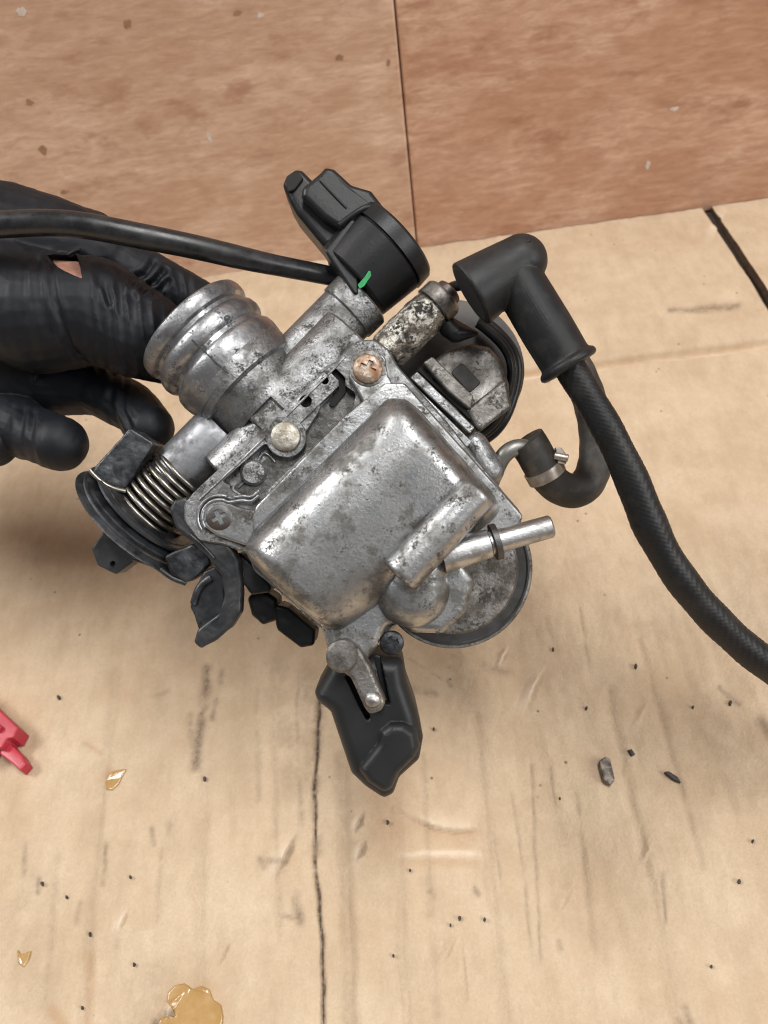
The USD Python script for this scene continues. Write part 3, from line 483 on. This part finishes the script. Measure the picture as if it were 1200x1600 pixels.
# green dab: hugging the sensor's round side
def on_cyl(x, y, off):                                             # point of the sensor's cylinder seen at that pixel, radius + off
    o = np.array([0, 0, 250.]); d = P(x, y, 0) - o; c = P(551, 441, -22); r = 16.05 + off
    oc = o - c; dp_ = d - A * (d @ A); op = oc - A * (oc @ A); qa, qb, qc = dp_ @ dp_, 2 * op @ dp_, op @ op - r * r; return o + d * ((-qb - math.sqrt(qb * qb - 4 * qa * qc)) / (2 * qa))
gp = [(559, 445), (571, 431), (576, 423), (579, 424), (580, 431), (576, 436), (569, 447), (562, 451)]
gv = np.array([on_cyl(x, y, o) for o in (.22, -.3) for x, y in gp]); ng = len(gp)
gf = np.asarray(earcut.triangulate_float64(np.array(gp, float), np.array([ng], np.uint32))).reshape(-1, 3).astype(int)
put('paint_mark', TM(gv, np.vstack([gf, gf[:, ::-1] + ng] + [[[i, (i+1) % ng, ng + (i+1) % ng], [i, ng + (i+1) % ng, ng + i]] for i in range(ng)])), 'green_paint', tps, smooth=False)
# corroded port and its collar
pt_ = put('idle_air_port', bumpy(lathe(P(604, 552, -13), A, [(0, 6.6), (1, 7.1), (5, 7.1), (9, 7.3), (13, 7.0), (17, 7.3), (21.5, 6.8), (22.5, 6.0)], 64), .35, .55, 3, .7), 'corroded_aluminium', carb, smooth=50)
put('port_collar', bumpy(lathe(P(604, 552, -13), A, [(22.4, 6.8), (22.6, 7.5), (27.2, 7.3), (28.2, 6.6)], 64), .15, .6, 5, .7), 'stained_aluminium', pt_, smooth=40)
put('port_tip', lathe(P(604, 552, -13), A, [(28, 5), (30.5, 4.6), (31, 3.9)], 40), 'dark_screw', pt_)
put('port_stub', hullballs([(P(702, 512, -14), 3.6), (P(712, 520, -13), 3.4), (P(744, 521, -13), .8)]), 'black_plastic', pt_, smooth=50)
# vacuum chamber side
ch = put('vacuum_chamber', union(plate([(640, 590), (700, 545), (735, 535), (765, 540), (785, 560), (797, 600), (795, 640), (748, 672), (735, 660), (700, 640)], -34, -17, 2.5, 2), plate([(728, 640), (792, 590), (800, 636), (748, 676)], -34, -13, 1.5, 1.2)), 'stained_aluminium', carb, smooth=35)
put('pocket_shade_plate', plate([(704, 582), (722, 566), (752, 598), (734, 614)], -18, -16.6, .3, .8), 'recess_dark', ch)  # dark raised plate: the pocket's shade put in as colour
put('chamber_gusset', plate([(660, 566), (676, 556), (740, 618), (736, 642), (700, 612)], -20, -11, .8, .8), 'stained_aluminium', ch)
for pl_ in ([(640, 590), (652, 580), (742, 668), (734, 678)], [(622, 598), (636, 590), (738, 690), (730, 700)]):
    put('casting_rib', plate(pl_, -16, -8, .5, .5), 'cast_aluminium', ch)
put('dark_slot', plate([(652, 578), (657, 574), (748, 658), (744, 664)], -20, -14, .2, .3), 'hole_black', ch)
lid = put('chamber_lid', lathe(P(699, 592, -50), nrm([.12, .05, 1]), [(0, 16), (1, 22), (6, 24.6), (14, 25.6), (18, 25.4)], 96), 'lid_plastic', carb, smooth=40)
ang = np.radians(np.linspace(62, -62, 40))
for rr, zz, tr in ((25.2, -27, 1.9), (22.4, -22, 1.4), (23.8, -24, 1.2)):
    c = P(699, 592, zz); pts = [c + [math.cos(a) * (rr + .5 * math.sin(5 * a)), math.sin(a) * (rr + .5 * math.sin(5 * a)), .5 * math.sin(7 * a)] for a in ang]
    put('diaphragm_lip', tube(pts, tr, 12), 'black_plastic', lid, smooth=60)
put('lid_tab', plate([(793, 612), (806, 600), (812, 606), (805, 622)], -32, -26, .5, .5), 'black_plastic', lid)
put('fuel_fitting', soft(hullballs([(P(742, 695, -12), 4.5), (P(765, 735, -11), 5.0)]), .8, 6), 'cast_aluminium', carb)
put('fuel_pipe', tube([P(765, 760, -14), P(775, 735, -14), P(790, 709, -13), P(812, 699, -13), P(838, 706, -14)], 2.9, 20), 'grey_pipe', carb, smooth=60)
# lower arm and black cap
arm_p = put('lower_arm', union(plate([(513, 1020), (520, 1006), (540, 1000), (562, 1012), (578, 1040), (603, 1098), (596, 1112), (578, 1118), (570, 1108), (548, 1060), (524, 1044)], 8, 14.5, 1.4, 1.6), lathe(P(535, 1024, 13), [0, 0, 1], [(0, 5.0), (1.8, 5.0), (2.6, 4.2), (2.8, .4)], 40)), 'stained_aluminium', carb, smooth=38)
put('rivet', lathe(P(583, 1092, 14), [0, 0, 1], [(0, 2.6), (1.0, 2.5), (1.9, 1.7), (2.2, .2)], 32), 'bright_pipe', arm_p, smooth=60)
CAPO = [(516, 1036), (560, 1020), (630, 1027), (636, 1064), (652, 1110), (661, 1150), (655, 1184), (624, 1212), (615, 1237), (600, 1245), (571, 1226), (549, 1205), (527, 1140), (517, 1110), (497, 1094), (491, 1080)]
cap = MF(loft(CAPO, 2, [(1.5, -20), (0, -17), (0, 2)] + [(4.5 * (1 - math.cos(a)), 2 + 5.5 * math.sin(a)) for a in np.linspace(.15, math.pi / 2, 8)], 2.4))
lump = MF(loft([(588, 1160), (592, 1140), (610, 1126), (632, 1126), (652, 1140), (657, 1168), (650, 1184), (624, 1210), (613, 1234), (600, 1241), (574, 1224), (556, 1200)], 8, [(0, -4), (0, 5)] + [(3 * (1 - math.cos(a)), 5 + 5 * math.sin(a)) for a in np.linspace(.15, math.pi / 2, 8)], 2.4))
capm = cap + lump
for ln in ([(545, 1058), (574, 1120)], [(590, 1030), (604, 1096)]):
    capm = capm - MF(loft([tuple(c) for c in LineString(ln).buffer(4.5).exterior.coords][:-1], 7, [(0, 2.5), (0, 14)], .2))
capT = soft(capm, .9, 8)
put('rubber_cap', capT, 'cap_plastic', carb, smooth=40)
# black fittings seen behind the bowl
put('rear_fitting', union(grimy([(386, 935), (402, 918), (432, 936), (436, 968), (410, 978), (392, 962)], -28, -14, 1.5, 1.6), grimy([(428, 945), (450, 950), (494, 985), (490, 1008), (470, 1012), (432, 985)], -26, -12, 1.2, 1)), 'black_plastic', carb)
put('black_web', plate([(360, 850), (392, 880), (430, 925), (392, 930), (372, 900)], -22, -8, 1, 1.5), 'black_bracket', carb)  # black web between the bracket and the bowl
put('sensor_lead', tube([P(672, 474, -24), P(700, 452, -20), P(728, 444, -14)], 1.9, 14), 'cable_rubber', carb, smooth=60)

# ------------------------------------------------------------------ cables and hoses
put('throttle_cable', tube([P(-260, 372, -6), P(-100, 356, -3), P(0, 351, -1), (P(100, 349, -1)), P(200, 365, -3), P(300, 385, -7), P(400, 408, -13), P(480, 424, -19), P(560, 440, -25)], [(0, 4.3), (.35, 4.3), (.6, 4.1), (.75, 3.9), (.84, 3.5), (1, 3.3)], 28), 'cable_rubber', smooth=60, label='smooth black cable crossing over the glove to the sensor end of the carburettor', cat='cable')
bt = thing('boot_cable', 'black braided cable running to the right edge with an elbow rubber boot', 'cable', F2W(P(800, 440, 0)[None])[0])
e0, e1 = P(737, 459, 2), P(814, 408, 3); d1 = nrm(e1 - e0); L1 = np.linalg.norm(e1 - e0); f0, f1 = P(800, 424, 3), P(890, 574, 3); d2 = nrm(f1 - f0); L2 = np.linalg.norm(f1 - f0)
dome_p = [(L1 + 8.4 * math.sin(a), 8.5 * math.cos(a)) for a in np.linspace(0, 1.5, 8)]
bm = union(lathe(e0, d1, [(-.6, 10.6), (0, 11.2), (L1 * .5, 9.9)] + dome_p, 56), lathe(f0, d2, [(0, 8.2), (L2 * .6, 8.5), (L2 * .92, 8.3), (L2 * .945, 9.6), (L2 * .985, 9.9), (L2 * 1.01, 9.0), (L2 * 1.015, 6)], 56))
bp = put('boot', soft(bm, .8, 8), 'boot_rubber', bt, smooth=50)
put('mould_line', tube([e0 + d1 * t + np.array([.3, .6, 1]) / 1.2 * (11.0 - 1.7 * t / L1) * .985 for t in np.linspace(2, L1 - 1, 12)], .28, 8), 'boot_rubber', bp, smooth=60)
put('boot_mouth', lathe(e0, d1, [(-.75, 9.2), (-.62, 9.2)], 48), 'hole_black', bp)
put('braided_cable', tube([P(886, 568, 3), P(905, 598, 3), P(940, 655, 3), P(985, 745, 2), (P(1020, 830, 0)), P(1068, 910, -3), P(1135, 985, -8), P(1230, 1060, -14), P(1400, 1150, -30)], [(0, 4.9), (.15, 5.0), (.3, 5.8), (.34, 5.3), (1, 5.7)], 72, .32,
    relief=lambda t, th: .06 * np.sin(18 * th + t * 3.6) + .04 * np.sin(11 * th - 2.1 * t) + .12 * np.sin(t * .33)), 'braid_rubber', bt, smooth=60)
hs = thing('coolant_hose', 'short dusty rubber hose looping behind the braided cable to the grey pipe', 'hose', F2W(P(900, 770, -22)[None])[0])
put('hose', tube([P(822, 688, -14), P(834, 706, -15), P(852, 738, -17), P(876, 762, -20), P(905, 765, -22), P(926, 738, -24), P(932, 695, -25), P(925, 640, -24), P(905, 585, -20), P(880, 540, -22)], [(0, 6.5), (.1, 6.4), (.2, 6.2), (1, 5.8)], 32, .7, relief=lambda t, th: .08 * np.sin(t * .9) * np.sin(2 * th)), 'hose_rubber', hs, smooth=60)
cd = nrm(P(852, 738, -17) - P(834, 706, -15))
cp = put('clamp', lathe(P(838, 714, -15.5), cd, [(4.2, 6.3), (4.3, 6.9), (8.2, 6.9), (8.3, 6.3)], 48), 'clamp_steel', hs)
put('clamp_tab', union(cyl(P(866, 712, -11), P(888, 716, -10), 1.3, ch=.2), plate([(868, 698), (878, 700), (888, 714), (884, 726), (872, 724)], -13, -11, .3, .4)), 'clamp_steel', cp)

# ------------------------------------------------------------------ hand in a torn glove
def hand(dr, edge, it):
    def chain(bs):
        b = [(P(x, y, z), r + dr) for x, y, z, r in bs]; return [hullballs([b[i], b[i + 1]]) for i in range(len(b) - 1)]
    parts = chain([(-700, 470, -75, 36), (-330, 440, -55, 33), (-120, 425, -48, 34), (10, 405, -42, 28), (90, 400, -42, 21), (160, 402, -43, 14.5)])
    parts += [hullballs([(P(-120, 430, -50), 32 + dr), (P(-60, 560, -54), 24 + dr), (P(20, 410, -44), 26 + dr), (P(40, 590, -56), 16 + dr)])]
    parts += chain([(0, 450, -38, 26), (60, 490, -30, 22), (150, 485, -26, 19), (215, 520, -27, 16.5), (268, 545, -33, 13.5), (330, 560, -42, 10)])          # thumb
    parts += chain([(60, 385, -44, 19), (140, 388, -46, 14.5), (215, 432, -44, 11.5), (262, 455, -46, 11), (330, 490, -50, 10.5), (380, 540, -54, 9)])     # index finger
    parts += chain([(-40, 560, -54, 20), (60, 597, -57, 13.5), (150, 606, -52, 10.6), (205, 636, -46, 9.8), (236, 668, -36, 8.8)])                            # middle finger
    parts += chain([(-60, 600, -56, 18), (0, 652, -52, 12.5), (48, 676, -40, 10.6), (94, 693, -27, 10.0)])                                                    # ring finger, tip to the viewer
    parts += chain([(-90, 600, -58, 17), (-70, 660, -56, 13), (-40, 685, -48, 11), (-10, 690, -40, 9.5)])                                                   # little finger
    m = parts[0]
    for p in parts[1:]: m = m + p
    m = tm(m.refine_to_length(edge)); trimesh.smoothing.filter_taubin(m, lamb=.55, nu=.56, iterations=it); return m
gl = hand(0, .8, 30); sk = hand(-2.5, 2.0, 8)
v = gl.vertices; n = gl.vertex_normals; px = np.stack([600 + v[:, 0] / (250 - v[:, 2]) * 1200, 800 - v[:, 1] / (250 - v[:, 2]) * 1200], 1)
fbv = lambda s, sd: meshkit.fbm(v * s + 90, 3, sd)
disp = (fbv(.045, 1) - .5) * .9 + (np.abs(meshkit.fbm(v * [.16, .05, .1] + 70, 3, 11) - .5)) * 1.3 - .2
front = np.clip(n[:, 2] * 2 + .2, 0, 1)
# creases across the thumb, bunched towards the tip; finer ones by the tear and at the index knuckle
u = (px[:, 0] - 150) * .95 + (px[:, 1] - 500) * -.12 + 26 * (fbv(.05, 5) - .5); mth = np.clip((px[:, 0] - 122) / 40, 0, 1) * np.clip((px[:, 1] - 415) / 30, 0, 1) * np.clip((600 - px[:, 1]) / 25, 0, 1) * (px[:, 0] < 300)
disp -= 1.0 * mth * front * np.abs(np.sin(np.pi * u / 17)) ** .6 * np.clip(.35 + 1.2 * fbv(.09, 6), 0, 1) - .3 * mth * front
for pts, wd, dp2 in (([(75, 405), (85, 470), (110, 540), (132, 568)], 5, .9), ([(58, 410), (62, 470), (80, 520)], 7, .6), ([(35, 430), (40, 520), (60, 580)], 9, .5), ([(205, 440), (228, 428), (240, 410)], 5, 1.1), ([(222, 452), (242, 440), (256, 424)], 4.5, 1.2), ([(240, 458), (252, 450), (262, 440)], 4, .7), ([(128, 400), (150, 420), (172, 470)], 5, .5), ([(10, 310), (60, 330), (120, 345)], 12, .35), ([(36, 640), (30, 680), (44, 722)], 5, .7), ([(52, 646), (46, 690), (58, 730)], 4, .6), ([(180, 585), (170, 630), (186, 672)], 5, .7), ([(196, 590), (190, 640), (204, 668)], 4, .6)):
    d, _ = seg_d(px, pts); disp -= dp2 * front * np.exp(-(d / wd) ** 2) - dp2 * .5 * front * np.exp(-((d - 2.2 * wd) / wd) ** 2)
gl.vertices = v + n * disp[:, None]
outer, inner = MF(gl), None
tear = [(74, 399), (88, 396), (104, 396), (117, 396), (126, 408), (135, 424), (142, 446), (128, 440), (112, 432), (96, 422), (82, 409)]
glove = outer - MF(loft(tear, -16, [(0, -34), (0, 10)], .1))
ph = thing('person', 'hand in a torn black nitrile glove reaching from the left and gripping the carburettor', 'person', F2W(P(-100, 430, -45)[None])[0])
# skin shows through the tear only: the finger itself sits inside the glove
skm = MF(sk); g_shell = glove - MF(hand(-2.35, 2.0, 8))
put('hand', skm, 'skin', ph, smooth=60)
put('glove', g_shell, 'glove_nitrile', ph, smooth=60)
put('glove_flap', tube([P(108, 399, -15.5), P(116, 394, -15), P(126, 391, -15)], .8, 8), 'glove_nitrile', ph, smooth=60)

# ------------------------------------------------------------------ small things on the cardboard
def Fl(x, y, h=0): return on(x, y, 'z', h)
def floor_prism(pts, z0, z1, bev=.0006, sh=.0):
    w = [tuple(Fl(*p)[:2] * 1000) for p in pts]
    bev = min(bev, .0012 * math.sqrt(Polygon(w).area) / 4); m = loft(w, 0, [(0, z0 * 1000), (0, (z1 - bev) * 1000), (bev * 1000 * .3, (z1 - bev * .3) * 1000), (bev * 1000, z1 * 1000)], min(.4, math.sqrt(Polygon(w).area) / 12), mm=True); m.vertices = m.vertices / 1000; m.vertices[:, 2] += floor_h(*m.vertices[:, :2].mean(0))[0]; return m
rc = thing('red_clip', 'red plastic clip lying at the left edge of the picture', 'clip', Fl(10, 1170))
put('clip_body', floor_prism([(-80, 1140), (-60, 1060), (-5, 1102), (12, 1118), (46, 1150), (38, 1166), (28, 1168), (20, 1182), (4, 1180), (-20, 1200)], .0006, .011, .001), 'red_plastic', rc, frame='W')
put('clip_ridge', floor_prism([(-40, 1098), (-12, 1116), (10, 1140), (24, 1152), (18, 1160), (-6, 1148), (-40, 1124)], .0105, .0135, .0008), 'red_plastic', rc, frame='W')
put('clip_tongue', floor_prism([(10, 1172), (26, 1168), (44, 1186), (52, 1200), (42, 1212), (28, 1200), (10, 1186)], .0006, .007, .001), 'red_plastic', rc, frame='W')
def blob(pts, h, n=3, wob=0):
    w = np.array([Fl(*p)[:2] for p in pts]) * 1000
    return w
def lens(pts, h, rnd=1.2):
    w = [tuple(Fl(*p)[:2] * 1000) for p in pts]; poly = rounded(w, rnd); rmax = 4 * poly.area / poly.length / 2
    lay = [(0, -.8), (0, .06), (.12, .22), (.3, .36), (.5, .44), (.75, .48)][:6 if rmax > 3 else 5]
    m = loft(w, 0, lay, rnd, mm=True); m.vertices = m.vertices / 1000 + [0, 0, .00025]; m.vertices[:, 2] += floor_h(m.vertices[:, 0], m.vertices[:, 1]); return m
put('oil_puddle', lens([(248, 1608), (250, 1592), (262, 1586), (276, 1590), (272, 1576), (262, 1566), (264, 1552), (276, 1540), (290, 1537), (302, 1546), (314, 1540), (328, 1546), (334, 1562), (346, 1570), (350, 1590), (346, 1612), (300, 1630), (262, 1622)], .7, .3), 'oil', frame='W', smooth=60, label='largest amber oil puddle with three lobes at the bottom edge', cat='oil puddle')
put('oil_drop', lens([(164, 1222), (168, 1212), (182, 1204), (200, 1202), (192, 1214), (186, 1226), (176, 1236), (166, 1234)], .5, .7), 'oil', frame='W', smooth=60, label='small amber oil drop on the cardboard right of the red clip', cat='oil drop')
put('oil_drop', lens([(28, 1482), (34, 1492), (50, 1486), (46, 1500), (38, 1512), (30, 1506)], .5, .2), 'oil', frame='W', smooth=60, label='tiny amber oil drop near the lower left corner', cat='oil drop')
put('metal_chip', bumpy(floor_prism([(934, 1194), (944, 1187), (952, 1190), (959, 1222), (952, 1230), (942, 1224)], .0004, .0038, .0005), .0002, 500, 2), 'debris_grey', frame='W', label='greyish angular chip, the biggest loose crumb at right on the cardboard', cat='chip')
put('black_sliver', floor_prism([(1036, 1208), (1044, 1207), (1058, 1216), (1064, 1226), (1050, 1220)], .0003, .0022, .0006), 'debris_dark', frame='W', label='thin black pointed sliver right of the grey chip', cat='sliver')
put('black_flake', floor_prism([(980, 1174), (986, 1172), (992, 1180), (986, 1183)], .0003, .0018, .0005), 'debris_dark', frame='W', label='small black flake between the grey chip and black sliver', cat='flake')
for (x, y, s) in ((993, 1044, 4), (1082, 1106, 3), (1140, 1100, 4), (916, 1108, 3), (1155, 1378, 4), (1176, 1315, 3), (864, 1016, 3), (606, 1285, 4), (875, 1248, 2.5), (92, 1090, 4), (321, 1218, 4), (68, 1382, 4), (141, 1460, 3.5), (212, 1508, 3.5), (105, 1402, 3), (206, 1372, 3), (128, 1575, 3), (718, 1435, 4), (704, 1446, 3), (757, 1437, 3.5), (641, 1360, 3), (615, 1494, 3), (1112, 1510, 3), (678, 1140, 3)):
    a = np.sort(rng.uniform(0, 2 * np.pi, 7)); 
    put('dirt_crumb', floor_prism([(x + math.cos(t) * .62 * s * rng.uniform(.7, 1.2), y + math.sin(t) * s * rng.uniform(.7, 1.3)) for t in np.linspace(0, 2 * np.pi, 7)[:-1]], .0002, .0008 + .0002 * s, .0004), 'debris_dark', frame='W', smooth=False, label='tiny black dirt crumb lying on the stained cardboard', cat='dirt crumb', group='dirt crumbs on the cardboard')
